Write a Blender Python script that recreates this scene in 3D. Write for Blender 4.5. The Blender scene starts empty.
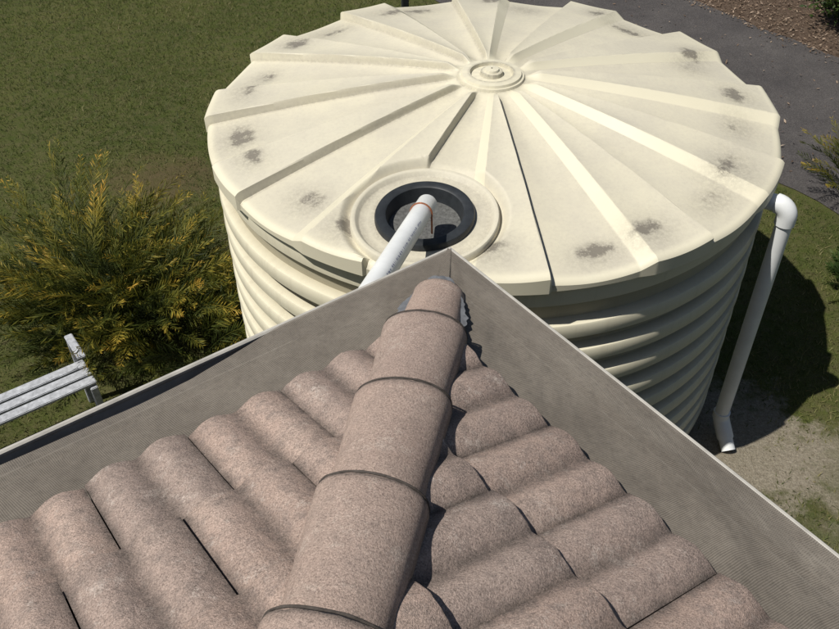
import bpy, bmesh, math, random
import numpy as np
from mathutils import Vector, Matrix, noise
random.seed(7); rng=np.random.default_rng(7)
S=bpy.context.scene
col=S.collection
# ------------------------------------------------------------------ helpers
def link(o,parent=None):
    col.objects.link(o)
    if parent is not None: o.parent=parent
    return o
def empty(name):
    e=bpy.data.objects.new(name,None); col.objects.link(e); return e
def mk(name,verts,faces,mat=None,parent=None,smooth=False):
    me=bpy.data.meshes.new(name)
    me.from_pydata([tuple(map(float,v)) for v in verts],[],[tuple(map(int,f)) for f in faces]); me.update()
    if smooth: me.polygons.foreach_set('use_smooth',[True]*len(me.polygons))
    o=bpy.data.objects.new(name,me)
    if mat: me.materials.append(mat)
    return link(o,parent)
def mk_np(name,V,F,mat,parent=None,smooth=False,colors=None,attrname='tint',extra=None):
    me=bpy.data.meshes.new(name)
    V=np.asarray(V,dtype=np.float32);F=np.asarray(F,dtype=np.int32);m,k=F.shape
    me.vertices.add(len(V)); me.vertices.foreach_set('co',V.ravel())
    me.loops.add(m*k); me.loops.foreach_set('vertex_index',F.ravel())
    me.polygons.add(m); me.polygons.foreach_set('loop_start',np.arange(0,m*k,k,dtype=np.int32))
    me.polygons.foreach_set('loop_total',np.full(m,k,dtype=np.int32))
    me.update(calc_edges=True); me.validate()
    if smooth: me.polygons.foreach_set('use_smooth',[True]*len(me.polygons))
    if colors is not None:
        a=me.attributes.new(attrname,'FLOAT','POINT'); a.data.foreach_set('value',np.asarray(colors,dtype=np.float32))
    if extra is not None:
        a=me.attributes.new(extra[0],'FLOAT','POINT'); a.data.foreach_set('value',np.asarray(extra[1],dtype=np.float32))
    o=bpy.data.objects.new(name,me); me.materials.append(mat)
    return link(o,parent)
def box(name,c,s,mat,parent=None,rotz=0,bevel=0.004):
    bm=bmesh.new(); bmesh.ops.create_cube(bm,size=1)
    bmesh.ops.scale(bm,vec=s,verts=bm.verts)
    if bevel: bmesh.ops.bevel(bm,geom=bm.edges[:],offset=bevel,segments=2,affect='EDGES')
    bmesh.ops.rotate(bm,cent=(0,0,0),matrix=Matrix.Rotation(rotz,3,'Z'),verts=bm.verts)
    bmesh.ops.translate(bm,vec=c,verts=bm.verts)
    me=bpy.data.meshes.new(name); bm.to_mesh(me); bm.free(); me.materials.append(mat)
    return link(bpy.data.objects.new(name,me),parent)
def sharp(o,deg):
    try: o.data.set_sharp_from_angle(angle=math.radians(deg))
    except Exception: pass
def tube(name,pts,rad,mat,parent=None,seg=28,caps=True):
    pts=[Vector(p) for p in pts]; n=len(pts)
    if not hasattr(rad,'__len__'): rad=[rad]*n
    V=[];F=[]; up=Vector((0.13,0.2,0.97)).normalized(); prev=None
    for i in range(n):
        a=pts[max(i-1,0)]; b=pts[min(i+1,n-1)]
        t=(b-a); t=t.normalized() if t.length>1e-9 else Vector((0,0,1))
        if prev is None:
            x=t.cross(up)
            if x.length<1e-3: x=t.cross(Vector((1,0,0)))
            x.normalize()
        else:
            x=(prev-t*prev.dot(t)).normalized()
        prev=x; y=t.cross(x)
        for k in range(seg):
            th=2*math.pi*k/seg; V.append(pts[i]+(x*math.cos(th)+y*math.sin(th))*rad[i])
    for i in range(n-1):
        for k in range(seg):
            F.append((i*seg+k,i*seg+(k+1)%seg,(i+1)*seg+(k+1)%seg,(i+1)*seg+k))
    if caps: F.append(tuple(range(seg))[::-1]); F.append(tuple((n-1)*seg+k for k in range(seg)))
    o=mk(name,V,F,mat,parent,smooth=True)
    if caps:
        o.data.polygons[-1].use_smooth=False;o.data.polygons[-2].use_smooth=False
    sharp(o,50)
    return o
class NT:
    def __init__(s,name):
        s.m=bpy.data.materials.new(name); s.m.use_nodes=True; s.t=s.m.node_tree; s.t.nodes.clear()
        s.out=s.n('ShaderNodeOutputMaterial'); s.b=s.n('ShaderNodeBsdfPrincipled'); s.l(s.b.outputs[0],s.out.inputs[0])
        s.tc=s.n('ShaderNodeTexCoord')
    def n(s,t,**k):
        x=s.t.nodes.new(t)
        for a,b in k.items(): setattr(x,a,b)
        return x
    def l(s,a,b): s.t.links.new(a,b)
    def noise(s,scale,detail=6,rough=.6,vec=None,dist=0):
        x=s.n('ShaderNodeTexNoise'); x.inputs['Scale'].default_value=scale; x.inputs['Detail'].default_value=detail
        x.inputs['Roughness'].default_value=rough; x.inputs['Distortion'].default_value=dist
        s.l(vec or s.tc.outputs['Object'],x.inputs['Vector']); return x.outputs['Fac']
    def ramp(s,fac,stops):
        r=s.n('ShaderNodeValToRGB'); e=r.color_ramp.elements
        while len(e)<len(stops): e.new(.5)
        for i,(p,c) in enumerate(stops):
            e[i].position=p
            e[i].color=(c,c,c,1) if not hasattr(c,'__len__') else (*c,1)
        s.l(fac,r.inputs[0]); return r.outputs[0]
    def mix(s,fac,a,b,mode='MIX'):
        x=s.n('ShaderNodeMix',data_type='RGBA',blend_type=mode)
        for i,v in ((0,fac),(6,a),(7,b)):
            if hasattr(v,'is_output'): s.l(v,x.inputs[i])
            elif hasattr(v,'__len__'): x.inputs[i].default_value=(*v,1)
            else: x.inputs[i].default_value=v
        return x.outputs[2]
    def math(s,op,a,b=0.,c=None):
        x=s.n('ShaderNodeMath',operation=op)
        for i,v in enumerate((a,b,c)):
            if v is None: continue
            if hasattr(v,'is_output'): s.l(v,x.inputs[i])
            else: x.inputs[i].default_value=v
        return x.outputs[0]
    def attr(s,name):
        x=s.n('ShaderNodeAttribute'); x.attribute_name=name; return x.outputs['Fac']
    def bump(s,h,strength,dist):
        x=s.n('ShaderNodeBump'); x.inputs['Strength'].default_value=strength; x.inputs['Distance'].default_value=dist
        s.l(h,x.inputs['Height']); s.l(x.outputs[0],s.b.inputs['Normal'])
    def fin(s,c,rough=.8,spec=.3):
        if hasattr(c,'is_output'): s.l(c,s.b.inputs['Base Color'])
        else: s.b.inputs['Base Color'].default_value=(*c,1)
        if hasattr(rough,'is_output'): s.l(rough,s.b.inputs['Roughness'])
        else: s.b.inputs['Roughness'].default_value=rough
        s.b.inputs['Specular IOR Level'].default_value=spec
        return s.m
# ------------------------------------------------------------------ materials
def m_tile():
    t=NT('concrete_tile'); big=t.noise(3,4,.65); med=t.noise(24,6,.8); fine=t.noise(210,3,.95)
    c=t.ramp(big,[(.3,(.375,.275,.225)),(.52,(.465,.345,.285)),(.75,(.54,.42,.35))])
    c=t.mix(t.math('MULTIPLY',t.attr('tint'),.7),c,(.34,.27,.235))
    c=t.mix(t.ramp(med,[(.44,0.),(.64,.8)]),c,(.245,.195,.17))
    c=t.mix(t.ramp(t.noise(9,6,.9),[(.55,0.),(.68,.7)]),c,(.58,.50,.44))
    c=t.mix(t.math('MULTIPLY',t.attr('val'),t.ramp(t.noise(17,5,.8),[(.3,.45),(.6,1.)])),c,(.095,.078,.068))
    c=t.mix(1.,c,t.ramp(fine,[(.32,.42),(.5,1.),(.68,1.5)]),'MULTIPLY')
    c=t.mix(t.ramp(t.noise(75,3,.7),[(.62,0.),(.70,.55)]),c,(.12,.10,.09))
    h=t.math('ADD',fine,t.math('MULTIPLY',med,1.6)); t.bump(h,.85,.005)
    return t.fin(c,.92,.2)
def m_cap():
    t=NT('cap_concrete'); big=t.noise(5,5,.7); med=t.noise(20,6,.8); fine=t.noise(210,3,.95)
    c=t.ramp(big,[(.3,(.37,.27,.22)),(.55,(.48,.36,.295)),(.8,(.55,.43,.36))])
    c=t.mix(t.math('MULTIPLY',t.attr('tint'),.6),c,(.34,.265,.23))
    c=t.mix(t.ramp(med,[(.44,0.),(.64,.6)]),c,(.265,.205,.175))
    c=t.mix(t.ramp(t.noise(8,6,.9),[(.56,0.),(.70,.5)]),c,(.57,.49,.42))
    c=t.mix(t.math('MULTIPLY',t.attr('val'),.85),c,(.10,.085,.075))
    c=t.mix(1.,c,t.ramp(fine,[(.32,.46),(.5,1.),(.68,1.45)]),'MULTIPLY')
    c=t.mix(t.ramp(t.noise(75,3,.7),[(.63,0.),(.71,.5)]),c,(.12,.10,.09))
    t.bump(t.math('ADD',fine,t.math('MULTIPLY',med,1.3)),.8,.005)
    return t.fin(c,.92,.2)
def m_tank(dirt_dark=False):
    t=NT('tank_lid_plastic' if dirt_dark else 'tank_wall_plastic')
    big=t.noise(1.3,4,.6); sp=t.noise(48,6,.8)
    c=t.ramp(big,[(.3,(.61,.565,.425)),(.7,(.67,.625,.48))])
    if dirt_dark:
        flat=t.attr('flat')
        g=t.ramp(t.noise(2.6,6,.7),[(.35,.2),(.65,.70)])
        c=t.mix(t.math('MULTIPLY',g,flat),c,(.47,.435,.355))  # flats greyed with dust, rising faces left pale as painted highlights
        c=t.mix(t.math('MULTIPLY',t.ramp(sp,[(.46,0.),(.74,.38)]),flat),c,(.40,.365,.30))
        d=t.attr('dirt_dark'); k=t.ramp(t.noise(42,6,.85),[(.34,.15),(.60,1.5)])
        dd=t.math('MULTIPLY',d,k); dd=t.math('MINIMUM',dd,.82)
        c=t.mix(dd,c,(.115,.10,.083))
    else:
        c=t.mix(t.ramp(sp,[(.5,0.),(.8,.15)]),c,(.5,.46,.35))
        mp=t.n('ShaderNodeMapping'); mp.inputs['Scale'].default_value=(9,9,.5); t.l(t.tc.outputs['Object'],mp.inputs[0])
        c=t.mix(t.ramp(t.noise(1.6,5,.7,mp.outputs[0]),[(.5,0.),(.8,.45)]),c,(.42,.37,.27))
        c=t.mix(t.attr('groove_shade'),c,(.25,.215,.14))  # grooves tinted dark, recess shade painted into the plastic colour
    t.bump(t.noise(140,3,.6),.12,.002)
    return t.fin(c,.55,.35)
def simple(name,c,rough=.6,spec=.4,var=.2,scale=20,bump=0,bscale=80):
    t=NT(name); n=t.noise(scale,5,.7)
    cc=t.ramp(n,[(.3,tuple(x*(1-var) for x in c)),(.7,tuple(x*(1+var) for x in c))])
    if bump: t.bump(t.noise(bscale,4,.7),bump,.004)
    return t.fin(cc,rough,spec)
def m_guard():
    t=NT('gutter_guard_mesh')
    uv=t.n('ShaderNodeSeparateXYZ'); t.l(t.tc.outputs['UV'],uv.inputs[0])
    P=0.0058
    wob=t.math('MULTIPLY',t.math('SUBTRACT',t.noise(3.5,3,.5),.5),4.0)
    u=t.math('ADD',t.math('DIVIDE',uv.outputs[0],P),wob); v=t.math('ADD',t.math('DIVIDE',uv.outputs[1],P),wob)
    a=t.math('SINE',t.math('MULTIPLY',t.math('ADD',u,v),math.pi)); b=t.math('SINE',t.math('MULTIPLY',t.math('SUBTRACT',u,v),math.pi))
    hole=t.math('MULTIPLY',t.math('ABSOLUTE',a),t.math('ABSOLUTE',b))
    al=t.ramp(hole,[(.36,1.),(.62,.45)])
    c=t.ramp(t.noise(2.2,6,.75),[(.3,(.14,.120,.098)),(.7,(.225,.197,.163))])
    c=t.mix(t.ramp(t.noise(45,5,.85),[(.48,0.),(.7,.5)]),c,(.095,.083,.07))
    t.fin(c,.7,.3); t.l(al,t.b.inputs['Alpha']); t.bump(t.noise(9,4,.6),.4,.02)
    return t.m
def m_ground():
    t=NT('lawn_ground'); sx=t.n('ShaderNodeSeparateXYZ'); t.l(t.tc.outputs['Object'],sx.inputs[0])
    a=t.noise(.55,7,.7); b=t.noise(9,6,.75); f=t.noise(70,4,.8)
    c=t.ramp(a,[(.3,(.050,.068,.017)),(.55,(.085,.100,.026)),(.75,(.14,.130,.050))])
    c=t.mix(t.ramp(b,[(.42,0.),(.68,.75)]),c,(.13,.11,.057))
    def blob(x,y,r,soft,colr,c,amp=.9):
        px=t.math('SUBTRACT',sx.outputs[0],x);py=t.math('SUBTRACT',sx.outputs[1],y)
        d=t.math('SQRT',t.math('ADD',t.math('MULTIPLY',px,px),t.math('MULTIPLY',py,py)))
        d=t.math('ADD',d,t.math('MULTIPLY',t.math('SUBTRACT',t.noise(3.2,6,.75),.5),1.6))
        d=t.math('SUBTRACT',1.,t.math('DIVIDE',d,r))
        return t.mix(t.ramp(d,[(0.,0.),(soft,amp)]),c,colr)
    sand=t.ramp(t.noise(30,6,.8),[(.3,(.20,.165,.12)),(.7,(.42,.37,.29))])
    c=blob(2.15,3.95,.7,.35,sand,c); c=blob(2.8,3.75,.5,.5,sand,c,.6)
    c=blob(2.6,2.6,1.0,.8,sand,c,.35)
    c=blob(-2.6,7.4,.7,.6,(.13,.085,.05),c,.5); c=blob(-1.4,6.4,.6,.5,(.13,.09,.055),c,.45)
    c=t.mix(1.,c,t.ramp(f,[(.25,.55),(.5,1.),(.75,1.4)]),'MULTIPLY')
    t.bump(t.math('ADD',f,b),.8,.03)
    return t.fin(c,.95,.1)
def m_asphalt():
    t=NT('asphalt'); f=t.noise(90,5,.95); a=t.noise(1.2,6,.7)
    c=t.ramp(a,[(.3,(.056,.051,.050)),(.7,(.098,.089,.084))])
    c=t.mix(1.,c,t.ramp(f,[(.32,.25),(.5,1.),(.68,2.3)]),'MULTIPLY')
    c=t.mix(t.ramp(t.noise(14,6,.8),[(.56,0.),(.75,.45)]),c,(.14,.115,.09))
    t.bump(f,.8,.012); return t.fin(c,.9,.25)
def m_mulch():
    t=NT('mulch'); a=t.noise(14,7,.85); b=t.noise(70,4,.8)
    c=t.ramp(a,[(.3,(.055,.038,.026)),(.52,(.15,.105,.075)),(.75,(.30,.235,.18))])
    c=t.mix(1.,c,t.ramp(b,[(.3,.5),(.7,1.4)]),'MULTIPLY'); t.bump(a,1.,.05); return t.fin(c,.95,.1)
def m_grad(name,stops,rough=.6,trans=.25,nscale=3.):
    t=NT(name); f=t.math('ADD',t.attr('tint'),t.math('MULTIPLY',t.math('SUBTRACT',t.noise(nscale,3,.6),.5),.35))
    c=t.ramp(f,stops); t.fin(c,rough,.25)
    tr=t.n('ShaderNodeBsdfTranslucent'); t.l(c,tr.inputs[0]); mx=t.n('ShaderNodeMixShader'); mx.inputs[0].default_value=trans
    t.l(t.b.outputs[0],mx.inputs[1]); t.l(tr.outputs[0],mx.inputs[2]); t.l(mx.outputs[0],t.out.inputs[0]); return t.m
M_tile=m_tile();M_cap=m_cap();M_lid=m_tank(True);M_wall=m_tank(False);M_guard=m_guard()
M_pvc=simple('white_pvc',(.70,.71,.70),.35,.5,.08,5)
M_black=simple('black_plastic',(.022,.025,.028),.5,.4,.3,20)
M_fabric=simple('strainer_gauze',(.10,.10,.095),.8,.3,.5,60,.6,200)
M_gut=simple('gutter_steel',(.40,.38,.34),.5,.4,.2,10)
M_gutin=simple('gutter_shade_bed',(.035,.028,.022),.95,.1,.5,40,.8,60)  # near-black brown, painting the shade inside the gutter
M_lead=simple('grey_flashing',(.13,.135,.145),.6,.4,.35,25,.8,40)
M_mortar=simple('mortar',(.07,.06,.053),.95,.1,.4,30,.8,80)
M_rust=simple('rusty_strap',(.28,.10,.045),.7,.3,.4,60)
M_wood=simple('weathered_timber',(.36,.37,.39),.85,.2,.35,25,.4,60)
M_dark=simple('roof_underlay',(.03,.028,.026),.9,.1,.2)
M_soffit=simple('soffit_board',(.55,.53,.48),.8,.2,.05)
M_eave=simple('eave_dark_backing',(.06,.052,.045),.9,.1,.4,30)  # dark colour painting the shade behind the gutter guard
# ------------------------------------------------------------------ camera
H=4.7036; th=.7204; ro=-.0088
F=Vector((0,math.cos(th),-math.sin(th)));R0=Vector((1,0,0));U0=Vector((0,math.sin(th),math.cos(th)))
R=R0*math.cos(ro)+U0*math.sin(ro);U=-R0*math.sin(ro)+U0*math.cos(ro)
cd=bpy.data.cameras.new('camera');cam=bpy.data.objects.new('camera',cd);col.objects.link(cam)
cam.matrix_world=Matrix(((R.x,U.x,-F.x,0),(R.y,U.y,-F.y,0),(R.z,U.z,-F.z,H),(0,0,0,1)))
cd.sensor_width=36;cd.lens=36*867.5/839;cd.clip_end=1000;cd.clip_start=.02;S.camera=cam
# ------------------------------------------------------------------ light
sd=Vector((-1.1,-.55,0)).normalized(); el=math.radians(59)
sun_dir=Vector((sd.x*math.cos(el),sd.y*math.cos(el),math.sin(el)))
ld=bpy.data.lights.new('sun','SUN');ld.energy=5.0;ld.angle=math.radians(.5);ld.color=(1,.965,.9)
lo=bpy.data.objects.new('sun',ld);col.objects.link(lo);lo.rotation_mode='QUATERNION';lo.rotation_quaternion=sun_dir.to_track_quat('Z','Y')
w=bpy.data.worlds.new('World');S.world=w;w.use_nodes=True;nt=w.node_tree
bg=nt.nodes['Background'];sk=nt.nodes.new('ShaderNodeTexSky');sk.sky_type='NISHITA';sk.sun_disc=False
sk.sun_elevation=el;sk.sun_rotation=math.atan2(sd.x,sd.y)%(2*math.pi);nt.links.new(sk.outputs[0],bg.inputs[0]);bg.inputs[1].default_value=.052
S.view_settings.view_transform='Standard';S.view_settings.look='None';S.view_settings.exposure=0
# ------------------------------------------------------------------ roof frame
a=.6237
Lx=np.array([-math.cos(a),-math.sin(a),0.]);Rx=np.array([math.sin(a),-math.cos(a),0.]);Z=np.array([0,0,1.])
C=np.array([.118,2.6689,2.6951]); d=.3805; T=C+(Lx+Rx)*d+Z*.0776; TP=math.tan(.3624)
SP=6.0
house=empty('brick_house')
def roll(s,ph):
    t=((s-ph)/.15)
    return .029*(0.5+0.5*np.cos(2*np.pi*t))**.72
def roof_face(name,A,B,ph,seed,flip):
    r=np.random.default_rng(seed); V=[];Fc=[];tint=[];val=[]
    ncol=int(SP/.3)+2; EX=.35; nx=25; ny=5
    for c in range(9):
        off=(c%2)*.15-.3
        for k in range(ncol):
            j=r.normal(0,.0035,3); tn=r.random()
            s0=k*.3+off+ph-.075+.002; s1=s0+.296; w0=c*EX+r.normal(0,.006); 
            ss=np.linspace(s0,s1,nx); ww=w0+np.array([0,.004,.10,.24,.375])
            base=len(V)
            for wi,wv in enumerate(ww):
                fr=(wv-w0)/.375
                for si,sv in enumerate(ss):
                    lt=.036*(1-fr)+ .009*(1-(sv-s0)/.3)+j[0]+j[1]*(sv-s0)/.3+j[2]*fr
                    if wi==0: lt-=.003
                    rl=roll(sv,ph)
                    chip=.004*noise.noise(Vector((sv*40,c*3.1,seed))) if wi==0 else 0
                    P=T+A*sv+B*(wv+chip)+Z*(wv*TP+rl+lt); V.append(P);tint.append(tn)
                    val.append(max(0,1-rl/.015)*.8+ (.5 if wi==0 else 0)+(.3 if si in(0,nx-1) else 0))  # grime in roll valleys and edges, painted to deepen trough shading too
            for wi in range(ny-1):
                for si in range(nx-1):
                    q=base+wi*nx+si; Fc.append((q,q+1,q+nx+1,q+nx))
            b2=len(V)
            for si in range(nx): V.append(V[base+si]-Z*.020-B*(-.010));tint.append(tn);val.append(.9)
            for si in range(nx-1): Fc.append((base+si,b2+si,b2+si+1,base+si+1))
            for side in (0,nx-1):
                b3=len(V)
                for wi in range(ny): V.append(V[base+wi*nx+side]-Z*.02);tint.append(tn);val.append(1)
                for wi in range(ny-1):
                    Fc.append((base+wi*nx+side,base+(wi+1)*nx+side,b3+wi+1,b3+wi))
    if flip: Fc=[f[::-1] for f in Fc]
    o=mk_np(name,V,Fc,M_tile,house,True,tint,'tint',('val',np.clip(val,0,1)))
    bm=bmesh.new();bm.from_mesh(o.data)
    n1=Vector(B-A).normalized()
    bmesh.ops.bisect_plane(bm,geom=bm.verts[:]+bm.edges[:]+bm.faces[:],plane_co=Vector(T+ (B-A)*.02),plane_no=n1,clear_outer=True)
    bmesh.ops.bisect_plane(bm,geom=bm.verts[:]+bm.edges[:]+bm.faces[:],plane_co=Vector(T+A*SP),plane_no=Vector(A+B).normalized(),clear_outer=True)
    bm.to_mesh(o.data);bm.free()
    sharp(o,45)
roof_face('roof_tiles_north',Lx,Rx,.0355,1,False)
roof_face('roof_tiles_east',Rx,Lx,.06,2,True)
ap=T+(Lx+Rx)*SP/2+Z*(SP/2*TP)
c0,c1,c2,c3=T,T+Lx*SP,T+(Lx+Rx)*SP,T+Rx*SP
dz=Z*-.03
mk('roof_underlay',[p+dz for p in (c0,c1,c2,c3,ap)],[(0,1,4),(0,4,3)],M_dark,house)
mk('roof_back_slopes',[p for p in (c1,c2,c3,ap)],[(0,1,3),(1,2,3)],M_tile,house)
def swept(name,prof,mat,close=False,smooth=False):
    V=[];Fc=[];E=SP+2*d
    for (i,z) in prof:
        for (ca,cb) in ((i,i),(E-i,i),(E-i,E-i),(i,E-i)):
            V.append(C+Lx*ca+Rx*cb+Z*z)
    n=len(prof)
    for k in range(n-1 if not close else n):
        k2=(k+1)%n
        for q in range(4):
            q2=(q+1)%4; Fc.append((k*4+q,k*4+q2,k2*4+q2,k2*4+q))
    return mk(name,V,Fc,mat,house,smooth)
swept('gutter',[(.006,-.012),(.012,-.006),(.012,.003),(.006,.008),(-.002,.008),(-.008,.002),(-.008,-.008),(-.001,-.022),(.002,-.05),(.018,-.075),(.02,-.115),(.122,-.115),(.122,-.012),(.119,-.012),(.119,-.112),(.023,-.112),(.021,-.075),(.006,-.05),(.003,-.022)],M_gut,True)
swept('gutter_shade_bed',[(.024,-.098),(.118,-.092)],M_gutin)  # dark bed put in for the shaded gutter interior
swept('fascia',[(.125,-.22),(.125,-.014),(.148,-.012),(.148,-.22)],M_eave,True)
swept('eave_dark_backing',[(.149,-.016),(.50,.025)],M_eave)  # dark sheet added so the guard holes look dark
swept('soffit',[(.149,-.20),(.62,-.20)],M_soffit)
def brick():
    t=NT('brickwork'); b=t.n('ShaderNodeTexBrick'); b.inputs['Scale'].default_value=4.2
    b.inputs['Color1'].default_value=(.30,.16,.10,1);b.inputs['Color2'].default_value=(.22,.11,.075,1);b.inputs['Mortar'].default_value=(.4,.37,.32,1)
    b.inputs['Mortar Size'].default_value=.012;t.l(t.tc.outputs['UV'],b.inputs[0]);t.bump(t.noise(60),.4,.005);return t.fin(b.outputs[0],.9,.1)
wl=swept('walls',[(.62,-.20),(.62,-2.695)],brick())
uvl=wl.data.uv_layers.new(name='UVMap')
for p in wl.data.polygons:
    vs=[wl.data.vertices[i].co for i in p.vertices]; e0=(vs[1]-vs[0]).normalized()
    for li,v in zip(p.loop_indices,vs): uvl.data[li].uv=((v-vs[0]).dot(e0),v.z)
def guard(name,A,B,gap,seed,flip):
    ns,nw=300,18; V=[];Fc=[];uv=[]
    for i in range(ns+1):
        s=SP*(i/ns)**1.35
        g=0
        if gap: g=.045*min(1,max(0,(s-.75)/.35))*(1+.35*noise.noise(Vector((s*3,seed,0))))
        for j in range(nw+1):
            q=j/nw
            outer=C+A*s+B*(.010+g)+Z*(.010-g*.3); inner=T+A*(s-0.02)+B*.06+Z*(.003)
            P=outer*(1-q)+inner*q
            nz=.012*noise.noise(Vector((s*2.1,q*1.6,seed)))+.007*noise.noise(Vector((s*8,q*4,seed+4)))+.003*noise.noise(Vector((s*22,q*9,seed+9)))
            env=math.sin(math.pi*min(1,q*1.05))
            P=P+Z*(nz*env-.004*env)
            V.append(P);uv.append((s,q*.42))
    for i in range(ns):
        for j in range(nw):
            k=i*(nw+1)+j; f=(k,k+1,k+nw+2,k+nw+1); Fc.append(f if flip else f[::-1])
    o=mk(name,V,Fc,M_guard,house,True); u=o.data.uv_layers.new(name='UVMap')
    for l in o.data.loops: u.data[l.index].uv=uv[l.vertex_index]
guard('gutter_guard_north',Lx,Rx,True,1.3,False)
guard('gutter_guard_east',Rx,Lx,False,5.7,True)
# ------------------------------------------------------------------ hip caps
hd=(Lx+Rx)/np.linalg.norm(Lx+Rx); hn=np.cross(Z,hd); HP=TP/math.sqrt(2)
def cap_pt(hw,hgt,an,s,zoff,rx=0):
    # faceted barrel: broad gently curved crown with straighter flanks
    cx_=math.cos(an);sy=math.sin(an)
    x=cx_*hw; z=(max(0,sy)**.80)*hgt
    return T+hd*s+hn*(x+rx)+Z*(s*HP+z+zoff)
def cap(name,s_lo,s_hi,wlo,whi,lift,seed,hgt=.112,drop=0):
    r=random.Random(seed); nL,nA=16,30;V=[];Fc=[];tint=[];val=[]
    rz=r.uniform(-.004,.004);rx=r.uniform(-.008,.008);tn=r.random();sk_=r.uniform(-.012,.012)
    th_=.015
    for layer in (0,1):
        for i in range(nL+1):
            q=(i/nL)**1.3; s=s_lo+(s_hi-s_lo)*q; hw=wlo+(whi-wlo)*q; lf=lift*(1-q)-drop*(1-q)
            edge=.003 if i==0 else 0
            for k in range(nA+1):
                an=math.pi*k/nA
                js_=sk_*math.cos(an)*(1-q)+ .005*noise.noise(Vector((k*.5,seed,0)))*(1-q)
                V.append(cap_pt(hw-layer*th_-edge,hgt-layer*th_-edge,an,s+js_+(0.006 if layer else 0),lf+rz-.020,rx))
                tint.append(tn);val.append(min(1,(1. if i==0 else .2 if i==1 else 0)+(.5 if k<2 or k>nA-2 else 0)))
    n=(nL+1)*(nA+1)
    for i in range(nL):
        for k in range(nA):
            q=i*(nA+1)+k;Fc.append((q,q+1,q+nA+2,q+nA+1));q+=n;Fc.append((q,q+nA+1,q+nA+2,q+1))
    for k in range(nA): Fc.append((k,n+k,n+k+1,k+1))
    for i in range(nL):
        q=i*(nA+1);Fc.append((q,q+nA+1,n+q+nA+1,n+q)); q+=nA;Fc.append((q,n+q,n+q+nA+1,q+nA+1))
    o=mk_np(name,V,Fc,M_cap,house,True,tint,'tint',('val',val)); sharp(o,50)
    return rx,rz,sk_
js=[-.25,.095,.503,.916,1.321,1.73,2.14,2.55,2.96,3.37,3.78]
for i in range(len(js)-1):
    lo_,hi_=js[i],js[i+1]
    if i==0: cap('hip_cap_end',lo_,hi_+.05,.094,.108,.004,3,.098,.004)
    else:
        rx,rz,sk_=cap('hip_cap_%d'%i,lo_,hi_+.05,.138,.112,.036,i+10)
        # thin recessed pointing line just under the leading edge of each cap
        pts=[];rad=[]
        for k in range(61):
            an=math.pi*(k/60)
            nz=noise.noise(Vector((k*.12,i*3.1,0)))
            pts.append(Vector(cap_pt(.133,.1085,an,lo_-.006+sk_*math.cos(an)+.002*nz,.036-.020+rz,rx)));rad.append(.0034+.0012*noise.noise(Vector((k*.2,i*7.,5))))
        tube('cap_pointing_%d'%i,pts,rad,M_mortar,house,8,False)
V=[];Fc=[];n=400
for i in range(n+1):
    s=-.2+4.1*i/n
    for k,(x,z) in enumerate(((-.118,-.035),(-.098,.02),(0,.065),(.098,.02),(.118,-.035))):
        jx=noise.noise(Vector((s*16,k*3.3,1)))*.014+noise.noise(Vector((s*50,k*3.3,4)))*.006
        sc_=1 if s>.1 else .78
        V.append(T+hd*s+hn*((x+(jx if x else 0))*sc_)+Z*(s*HP+z+jx-.012))
for i in range(n):
    for k in range(4): q=i*5+k;Fc.append((q,q+1,q+6,q+5))
mk('hip_mortar',V,Fc,M_mortar,house,True)
V=[];Fc=[];n=60;m=22
for i in range(n+1):
    s=-.30+.42*i/n
    for k in range(m+1):
        x=-1+2*k/m; hw=.030+.090*min(1,(s+.30)/.22)**.7
        hw*=1+.12*noise.noise(Vector((s*14,1 if x>0 else 5,0)))+.07*noise.noise(Vector((s*50,1 if x>0 else 5,3)))
        X=x*hw
        gz=.006+.078*(s/.538) if s<0 else .006+s*HP
        z=gz+.016-abs(X)*.14+.004*noise.noise(Vector((s*25,X*25,2)))+.003*noise.noise(Vector((s*70,X*60,7)))
        V.append(T+hd*s+hn*X+Z*z)
for i in range(n):
    for k in range(m): q=i*(m+1)+k;Fc.append((q,q+1,q+m+2,q+m+1))
mk('hip_flashing',V,Fc,M_lead,house,True)
# ------------------------------------------------------------------ water tank
tank=empty('water_tank'); TX,TY,ZR,PK,RT=.4618,5.0423,2.03,.235,1.80
NA=1440
ang=np.arange(NA)/NA*360.
rr=np.concatenate([np.linspace(.0,.24,40)[1:],np.linspace(.25,.97,55),np.linspace(.98,1.74,130),[1.755,1.77,1.785,1.795,1.80]])
A_,Rr_=np.meshgrid(ang,rr)
def sst(x): x=np.clip(x,0,1); return x*x*(3-2*x)
def lin(x): return np.clip(x,0,1)
phi=(A_-81)%30
wu=.03+.055*Rr_/1.8
up=np.where(phi<15,lin(np.radians(phi)*Rr_/wu),0)
dn=np.where(phi<15,sst(np.radians(15-phi)*Rr_/.016),0)
raised=np.minimum(up,dn)
rise=sst((Rr_-.20)/.12)
def cone(r): return ZR+PK*(1-r/RT)+.02*np.sin(np.pi*np.clip(r/RT,0,1))
X=TX+Rr_*np.cos(np.radians(A_));Y=TY+Rr_*np.sin(np.radians(A_))
Zl=cone(Rr_)+.052*raised*rise
Zl+= -.014*np.sin(np.pi*(phi%15)/15)*rise
hub=np.where(Rr_<.185,.028,0)+np.where((Rr_<.13)&(Rr_>.07),-.022,0)+np.where(Rr_<.045,.012,0)+np.where((Rr_>.185)&(Rr_<.205),.014,0)
Zl+=hub
IX,IY=TX-.43,TY-1.31
rho=np.hypot(X-IX,Y-IY)
ic=float(cone(np.array(1.38)))
plane=ic-( (X-IX)*(-.312)+(Y-IY)*(-.95))*.10
bl=sst((.450-rho)/.055)
Zl=Zl*(1-bl)+(plane-.012)*bl
Zl-=np.where(rho<.235,.13,0)
q=np.clip((Rr_-1.77)/.03,0,1); Zl-=.016*q**2
sc=np.where(Rr_>1.5,(1-raised)*.016*(Rr_-1.5)/.3,0)
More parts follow.
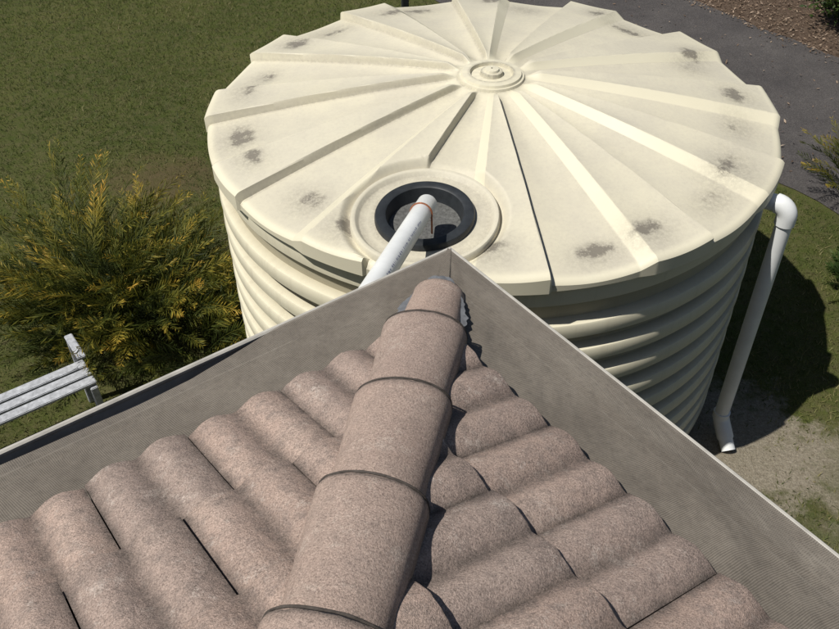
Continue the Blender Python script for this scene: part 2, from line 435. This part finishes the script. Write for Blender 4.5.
X-=sc*np.cos(np.radians(A_));Y-=sc*np.sin(np.radians(A_))
nr=len(rr)
V=np.stack([X,Y,Zl],-1).reshape(-1,3)
ex=[]
for (dr,z) in ((.0,ZR-.055),(-.012,ZR-.06),(-.05,ZR-.06)):
    cx_=X[-1]+dr*np.cos(np.radians(ang));cy_=Y[-1]+dr*np.sin(np.radians(ang))
    ex.append(np.stack([cx_,cy_,np.full(NA,z)],-1))
V=np.concatenate([V]+ex+[np.array([[TX,TY,float(Zl[0].mean())]])])
tot=nr+3
i,k=np.meshgrid(np.arange(tot-1),np.arange(NA),indexing='ij');k2=(k+1)%NA
Fq=np.stack([i*NA+k,(i+1)*NA+k,(i+1)*NA+k2,i*NA+k2],-1).reshape(-1,4)
dirt_dark=np.zeros((tot,NA));flat=np.zeros((tot,NA))
flat[:nr]=np.where((up>.001)&(up<.999)&(phi<15),.0,1.)*sst((1.78-Rr_)/.05)*(.45+.55*sst((Rr_-.22)/.1))  # mask skips rising faces, whose paler colour paints their highlight
rd=np.random.default_rng(3)
for s_ in range(24):
    ctr=6+15*s_+7.5+rd.normal(0,1.5)+(-2 if s_%2 else 2); rc=1.55+rd.normal(0,.045); st=rd.choice([.4,.75,1.0,1.35])*rd.uniform(.8,1.1); sa=rd.uniform(.06,.13); sr=rd.uniform(.045,.075)
    wob=.25*np.sin(A_*1.9+s_)+.2*np.sin(Rr_*60+s_*2)
    dxx=np.radians(((A_-ctr+180)%360)-180)*Rr_; dr=Rr_-rc
    dirt_dark[:nr]=np.maximum(dirt_dark[:nr],st*np.exp(-(dxx/sa)**2-(dr/sr)**2)*(1+wob))
    dirt_dark[:nr]=np.maximum(dirt_dark[:nr],.32*np.exp(-(dxx/(sa*1.9))**2-((dr-.03)/(sr*2.2))**2))
dirt_dark[:nr]=np.maximum(dirt_dark[:nr],.25*np.exp(-(np.radians(phi-15.2)*Rr_/.010)**2)*rise)  # thin darker line along the foot of each drop
dirt_dark[:nr]=np.maximum(dirt_dark[:nr],.35*np.exp(-((Rr_-.14)/.010)**2)); dirt_dark[:nr]=np.maximum(dirt_dark[:nr],.4*np.exp(-((Rr_-.065)/.01)**2));dirt_dark[:nr]=np.maximum(dirt_dark[:nr],.25*np.exp(-((Rr_-.212)/.010)**2))  # narrow darker rings around the hub steps
lid=mk_np('lid',V,Fq,M_lid,tank,True,np.concatenate([dirt_dark.ravel(),[0]]),'dirt_dark',('flat',np.concatenate([flat.ravel(),[0]])))
sharp(lid,24)
# wall
prof=[(1.70,0.0,1),(1.73,.02,.5)]
z=.03
while z<1.75:
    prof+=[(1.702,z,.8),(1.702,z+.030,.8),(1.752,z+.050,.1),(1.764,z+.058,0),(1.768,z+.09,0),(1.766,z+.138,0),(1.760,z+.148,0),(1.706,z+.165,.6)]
    z+=.192
prof=[p for p in prof if p[1]<1.80]+[(1.712,1.80,.6),(1.712,1.83,.6),(1.748,1.85,0),(1.755,ZR-.065,0),(1.74,ZR-.03,0)]
NW=256;V=[];Fc=[];gv=[]
for (r,z,g) in prof:
    for k in range(NW):
        t_=2*math.pi*k/NW; r2=r+.005*noise.noise(Vector((math.cos(t_)*2,math.sin(t_)*2,z*3)))
        V.append((TX+r2*math.cos(t_),TY+r2*math.sin(t_),z+.004*noise.noise(Vector((math.cos(t_)*3,math.sin(t_)*3,z*2)))));gv.append(g)
for i in range(len(prof)-1):
    for k in range(NW): Fc.append((i*NW+k,i*NW+(k+1)%NW,(i+1)*NW+(k+1)%NW,(i+1)*NW+k))
wo=mk_np('wall',V,Fc,M_wall,tank,True,gv,'groove_shade'); sharp(wo,35)
def lathe(name,prof,mat,seg=128,parent=tank,cz=0,dirt_dark=None):
    V=[];Fc=[];dv=[]
    for pi_,(r,z) in enumerate(prof):
        for k in range(seg):
            t_=2*math.pi*k/seg;x=r*math.cos(t_);y=r*math.sin(t_)
            V.append((IX+x,IY+y,ic+z-(x*-.312+y*-.95)*.10)); dv.append(dirt_dark[pi_]*(.6+.8*abs(noise.noise(Vector((x*4,y*4,1))))) if dirt_dark else 0)
    for i in range(len(prof)-1):
        for k in range(seg): Fc.append((i*seg+k,i*seg+(k+1)%seg,(i+1)*seg+(k+1)%seg,(i+1)*seg+k))
    o=mk_np(name,V,Fc,mat,parent,True,dv,'dirt_dark',('flat',[1.]*len(V)));sharp(o,40)
    return o
lathe('inlet_pan',[(.392,-.02),(.390,.018),(.383,.026),(.368,.027),(.360,.022),(.348,.004),(.340,.0),(.30,.0),(.262,.002),(.238,.0),(.232,-.10)],M_lid,dirt_dark=[0,0,.0,.0,.05,.25,.3,.15,.35,.4,.3])
lathe('strainer_ring',[(.262,.004),(.262,.024),(.256,.036),(.214,.040),(.204,.034),(.188,-.045),(.178,-.05)],M_black)
lathe('strainer_gauze',[(.190,-.040),(.12,-.046),(.06,-.044),(.0005,-.047)],M_fabric)
# ------------------------------------------------------------------ pipes
ip=empty('inlet_pipe')
P0=Vector((.045,3.66,2.235));P1=Vector((-.345,2.18,2.545)); dr=(P1-P0).normalized()
tube('pipe',[P0+dr*t for t in (.05,.0,.0,.004,.3,.6,.9,1.2,(P1-P0).length)],[.046,.046,.050,.052,.052,.052,.052,.052,.052],M_pvc,ip,36,False)
tube('pipe_bore_shade',[P0+dr*.045,P0+dr*.05],.0462,M_black,ip,36)  # black disc standing in for the shade inside the open pipe end
sx=dr.cross(Vector((0,0,1))).normalized();sy=sx.cross(dr).normalized()
cc=P0+dr*.13;arc=[cc+sx*.060-sy*.10]+[cc+(sx*math.cos(t)+sy*math.sin(t))*.055 for t in np.linspace(-.2,math.pi+.2,15)]+[cc-sx*.060-sy*.10]
tube('strap',arc,.0045,M_rust,ip,10)
M_ink=simple('blue_ink',(.10,.12,.24),.5,.3,.1)
V=[];Fc=[];rp=random.Random(4);t=.30
while t<1.15:
    if rp.random()<.72:
        for sub in range(rp.randint(1,3)):
            b=len(V);wd=rp.uniform(.0025,.005);a0=rp.uniform(.62,.7);a1=rp.uniform(.78,.86)
            for (tt,aa) in ((t,a0),(t+wd,a0),(t+wd,a1),(t,a1)):
                V.append(P0+dr*tt+(sx*-math.cos(aa)+sy*math.sin(aa))*.0530)
            Fc.append((b,b+1,b+2,b+3));t+=wd+.002
    t+=rp.uniform(.004,.010)
mk('pipe_marking',V,Fc,M_ink,ip)
ctr=Vector((TX,TY,0)); pp=Vector((2.085,4.05,0)); out=(pp-ctr).normalized(); pr=(pp-ctr).length
zt=1.93; pts=[];rad=[]
def arcpts(c,u,v,r,n): return [c+u*(r*math.sin(t))+v*(r*(1-math.cos(t))) for t in np.linspace(0,math.pi/2,n)]
b0=ctr+out*1.66+Vector((0,0,zt)); pts+=[b0,ctr+out*(pr-.075)+Vector((0,0,zt))];rad+=[.05,.05]
pts+=[pts[-1]];rad+=[.057]
ar=arcpts(ctr+out*(pr-.07)+Vector((0,0,zt)),out,Vector((0,0,-1)),.07,9);pts+=ar;rad+=[.057]*9
e=ar[-1];pts+=[e-Vector((0,0,.045)),e-Vector((0,0,.0451)),];rad+=[.057,.0475]
pts+=[Vector((e.x,e.y,1.0)),Vector((e.x,e.y,.235)),Vector((e.x,e.y,.2349)),Vector((e.x,e.y,.19))];rad+=[.0475,.0475,.056,.056]
pts+=[Vector((e.x+.01,e.y-.02,.15)),Vector((e.x+.03,e.y-.10,.075)),Vector((e.x+.032,e.y-.11,.065)),Vector((e.x+.045,e.y-.17,.02))];rad+=[.056,.056,.048,.048]
tube('overflow_pipe',pts,rad,M_pvc,None,32)
# ------------------------------------------------------------------ ground
GX=np.concatenate([[-200,-60,-20],np.linspace(-9,11,90),[25,60,200]]);GY=np.concatenate([[-200,-60,-20],np.linspace(-4,20,100),[40,80,250]])
V=[(x,y,.0) for y in GY for x in GX];nx=len(GX)
Fc=[(j*nx+i,j*nx+i+1,(j+1)*nx+i+1,(j+1)*nx+i) for j in range(len(GY)-1) for i in range(nx-1)]
mk('lawn_ground',V,Fc,m_ground())
dd=np.array([-.57,.82]);dd/=np.linalg.norm(dd);nn_=np.array([dd[1],-dd[0]])
q0=np.array([3.95,6.72])
def strip(name,o0,o1,t0,t1,z,mat,jit,n=160):
    V=[];Fc=[]
    for i in range(n+1):
        t=t0+(t1-t0)*i/n
        j0=noise.noise(Vector((t*1.7,o0,0)))*jit+noise.noise(Vector((t*7,o0,3)))*jit*.5;j1=noise.noise(Vector((t*1.7,o1,0)))*jit+noise.noise(Vector((t*7,o1,3)))*jit*.5
        for o in (o0+j0,o1+j1): p=q0+dd*t+nn_*o;V.append((p[0],p[1],z))
    for i in range(n): Fc.append((2*i,2*i+1,2*i+3,2*i+2))
    return mk(name,V,Fc,mat)
strip('driveway',0,2.9,-14,26,.008,m_asphalt(),.07)
strip('garden_bed',2.85,7.5,-14,26,.004,m_mulch(),.12)
# ------------------------------------------------------------------ grass blades
def in_strip(x,y,o0,o1):
    o=(x-q0[0])*nn_[0]+(y-q0[1])*nn_[1]; return (o>o0)&(o<o1)
def grass(n,xr,yr,hmin,hmax,seed):
    r=np.random.default_rng(seed);x=r.uniform(*xr,n);y=r.uniform(*yr,n)
    k=~in_strip(x,y,-.06,8); k&=np.hypot(x-TX,y-TY)>1.72
    la=(x-C[0])*Lx[0]+(y-C[1])*Lx[1];ra=(x-C[0])*Rx[0]+(y-C[1])*Rx[1]
    k&=~((la>.6)&(ra>.6)); k&=(np.abs(x)<.62*y+1.6)
    x,y=x[k],y[k];n=len(x)
    clump=np.array([noise.noise(Vector((float(a_)*.8,float(b_)*.8,seed)))*.6+noise.noise(Vector((float(a_)*3.1,float(b_)*3.1,seed)))*.5 for a_,b_ in zip(x,y)])
    k=(clump+r.normal(0,.3,n))>-.35
    for (cx_,cy_,rr_) in ((2.15,3.9,.55),(2.8,3.75,.3),(-2.6,7.4,.35),(-1.4,6.4,.2)):
        k&=~((np.hypot(x-cx_,y-cy_)<rr_+r.normal(0,.18,n)))
    x,y,clump=x[k],y[k],clump[k];n=len(x)
    h=r.uniform(hmin,hmax,n);an=r.uniform(0,2*np.pi,n);wd=r.uniform(.0025,.005,n);ln=r.uniform(.3,1.3,n)*h;la_=r.uniform(0,2*np.pi,n)
    V=np.zeros((n,3,3));V[:,0]=np.stack([x-np.cos(an)*wd,y-np.sin(an)*wd,np.zeros(n)],-1);V[:,1]=np.stack([x+np.cos(an)*wd,y+np.sin(an)*wd,np.zeros(n)],-1)
    V[:,2]=np.stack([x+np.cos(la_)*ln,y+np.sin(la_)*ln,h],-1)
    dry=np.clip((x-1.5)/1.5,0,1)*np.clip((7-y)/3,0,1)*.28+np.clip((5.5-y)/2,0,1)*(x<0)*.2
    tint=np.clip(r.normal(.46,.2,n)+clump*.55+dry,0,1)
    return V.reshape(-1,3),np.arange(n*3).reshape(-1,3),np.repeat(tint,3)
M_gr=m_grad('grass_blades',[(0.,(.034,.052,.013)),(.45,(.080,.104,.026)),(.75,(.16,.165,.050)),(1.,(.29,.25,.12))],.6,.35,.8)
V,Fg,tn=grass(420000,(-9,5.5),(1.5,17),.018,.045,5)
mk_np('lawn_grass',V,Fg,M_gr,None,False,tn)
# ------------------------------------------------------------------ plants
def fern_shrub(name,cx_,cy_,rx,ry,n,lmin,lmax,mat,seed,wid=.075,lean=.75,hmax=1.3,lw=.0055):
    r=random.Random(seed);V=[];Fc=[];tint=[]
    hubs=[(cx_+rx*r.uniform(-1,1),cy_+ry*r.uniform(-1,1),r.uniform(.7,1.08)) for _ in range(11)]
    for f in range(n):
        hb=hubs[f%11] if rx>.3 else (cx_,cy_,1.)
        sp_=.26 if rx>.3 else rx
        t=r.uniform(0,2*math.pi);q=math.sqrt(r.random());bx=hb[0]+sp_*q*math.cos(t);by=hb[1]+sp_*q*math.sin(t)
        L=r.uniform(lmin,lmax)*(1.05-.25*q)*hb[2]
        az=math.atan2(by-hb[1],bx-hb[0])+r.gauss(0,.6);inc=abs(r.gauss(.10,.2))+q*lean*.6
        dirv=Vector((math.cos(az)*math.sin(inc),math.sin(az)*math.sin(inc),math.cos(inc)))
        p=Vector((bx,by,r.uniform(0,.15)));ns=22;side=dirv.cross(Vector((r.gauss(0,1),r.gauss(0,1),r.gauss(0,.4)))).normalized()
        seg=L/ns;tb=r.gauss(0,.14)
        for i in range(ns):
            u=i/ns
            dirv=(dirv+Vector((math.cos(az)*.03,math.sin(az)*.03,-.012*u*3))).normalized()
            p2=p+dirv*seg
            side=(side-dirv*side.dot(dirv)).normalized();nrm=dirv.cross(side)
            b=len(V);w_=.0035*(1-u*.7);V+= [p-side*w_,p+side*w_,p2+side*w_,p2-side*w_];Fc.append((b,b+1,b+2,b+3));tint+=[.1+u*.5+tb]*4
            if u>.22:
                wl_=wid*math.sin(math.pi*min(1,(u-.15)/.85)**.8)+.012
                for sg in (-1,1):
                    for rep in (0,1):
                        o=p.lerp(p2,r.random());tip=o+(side*sg*wl_*r.uniform(.6,1.1)+dirv*wl_*r.uniform(1.0,1.7)+nrm*wl_*r.uniform(-.5,.5))
                        ww=dirv*lw+nrm*.003*r.uniform(-1,1);b=len(V)
                        mid=(o+tip)/2
                        V+=[o,mid+ww,tip,mid-ww];Fc.append((b,b+1,b+2,b+3))
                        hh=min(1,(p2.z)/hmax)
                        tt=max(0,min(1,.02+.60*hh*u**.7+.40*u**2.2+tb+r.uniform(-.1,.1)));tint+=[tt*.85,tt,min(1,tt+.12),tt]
            p=p2
    return mk_np(name,[tuple(v) for v in V],Fc,mat,None,False,tint)
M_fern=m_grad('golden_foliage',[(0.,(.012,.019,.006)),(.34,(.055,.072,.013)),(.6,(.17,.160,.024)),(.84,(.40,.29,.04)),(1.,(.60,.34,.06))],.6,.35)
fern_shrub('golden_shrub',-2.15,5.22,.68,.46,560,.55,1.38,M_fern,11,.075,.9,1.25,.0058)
M_g2=m_grad('green_foliage',[(0.,(.015,.03,.008)),(.5,(.05,.09,.018)),(1.,(.16,.19,.05))],.5,.3)
fern_shrub('green_shrub',3.72,5.5,.16,.22,70,.25,.5,M_g2,5,.05)
fern_shrub('golden_shrub.001',4.2,7.0,.14,.18,60,.5,.95,M_fern,6,.05,.75,.95)
def leaf_shrub(name,cx_,cy_,rad,hgt,n,mat,seed,ls=.04):
    r=random.Random(seed);V=[];Fc=[];tint=[]
    cl=[(r.gauss(0,.45),r.gauss(0,.45),r.uniform(.25,1.)) for _ in range(14)]
    for c in cl:
        b=len(V);tp=Vector((cx_+c[0]*rad,cy_+c[1]*rad,c[2]*hgt));V+=[Vector((cx_-.01,cy_,0)),Vector((cx_+.01,cy_,0)),tp+Vector((.004,0,0)),tp-Vector((.004,0,0))];Fc.append((b,b+1,b+2,b+3));tint+=[0]*4
    for i in range(n):
        c=cl[i%14];p=Vector((cx_+(c[0]+r.gauss(0,.2))*rad,cy_+(c[1]+r.gauss(0,.2))*rad,max(.02,(c[2]+r.gauss(0,.13))*hgt)))
        d1=Vector((r.gauss(0,1),r.gauss(0,1),r.gauss(0,.6))).normalized();d2=d1.cross(Vector((r.gauss(0,1),r.gauss(0,1),r.gauss(0,1)))).normalized();s=ls*r.uniform(.5,1.2)
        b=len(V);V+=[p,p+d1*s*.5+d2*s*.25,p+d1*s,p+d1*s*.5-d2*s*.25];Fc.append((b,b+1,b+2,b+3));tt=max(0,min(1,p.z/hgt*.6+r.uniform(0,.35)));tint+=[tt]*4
    return mk_np(name,[tuple(v) for v in V],Fc,mat,None,False,tint)
leaf_shrub('garden_shrub',5.55,11.0,.75,.8,5000,M_g2,21,.07)
leaf_shrub('garden_shrub.001',6.3,9.6,.6,.7,3500,M_g2,22,.07)
leaf_shrub('garden_shrub.002',4.6,13.4,.8,.9,4000,M_g2,23,.07)
M_lit=m_grad('leaf_litter',[(0.,(.07,.045,.03)),(.5,(.20,.14,.095)),(1.,(.36,.28,.21))],.8,.1)
r=np.random.default_rng(9);n=14000
t=r.uniform(-3,12,n);o=2.75+np.abs(r.normal(0,1.8,n));px=q0[0]+dd[0]*t+nn_[0]*o;py=q0[1]+dd[1]*t+nn_[1]*o
n2=700;t2=r.uniform(-3,12,n2);o2=r.uniform(0,2.9,n2);px=np.concatenate([px,q0[0]+dd[0]*t2+nn_[0]*o2]);py=np.concatenate([py,q0[1]+dd[1]*t2+nn_[1]*o2]);n+=n2
an=r.uniform(0,6.28,n);sz=r.uniform(.010,.030,n);u=np.stack([np.cos(an),np.sin(an),r.normal(0,.35,n)],-1)*sz[:,None];v=np.stack([-np.sin(an),np.cos(an),r.normal(0,.35,n)],-1)*sz[:,None]*.35
c=np.stack([px,py,r.uniform(.014,.035,n)],-1);V=np.stack([c-u,c+v,c+u,c-v],1).reshape(-1,3)
mk_np('leaf_litter',V,np.arange(n*4).reshape(-1,4),M_lit,None,False,np.repeat(r.random(n),4))
# ------------------------------------------------------------------ bench
bench=empty('garden_bench'); rz=math.atan2(Lx[1],Lx[0])
B0=np.array([-2.41,4.40,0])
def bb(name,al,ar_,z,sl,sr,sz):
    c=B0+Lx*al+Rx*ar_+Z*z; box(name,tuple(c),(sl,sr,sz),M_wood,bench,rz,.005)
for i in range(3): bb('seat_slat_%d'%(i+1),.62,.035+.098*i,.42,1.30,.078,.026)
for i,(al) in enumerate((0.0,1.24)):
    bb('leg_back_%d'%i,al-.0,-.03,.31,.05,.045,.62)
    bb('leg_front_%d'%i,al-.0,.27,.20,.05,.045,.40)
    bb('armrest_%d'%i,al,.08,.632,.055,.28,.024)
    bb('side_rail_%d'%i,al,.12,.385,.04,.25,.045)
box('fence_post',(-.16,11.6,.35),(.09,.09,.7),M_black,None,.3,.01)
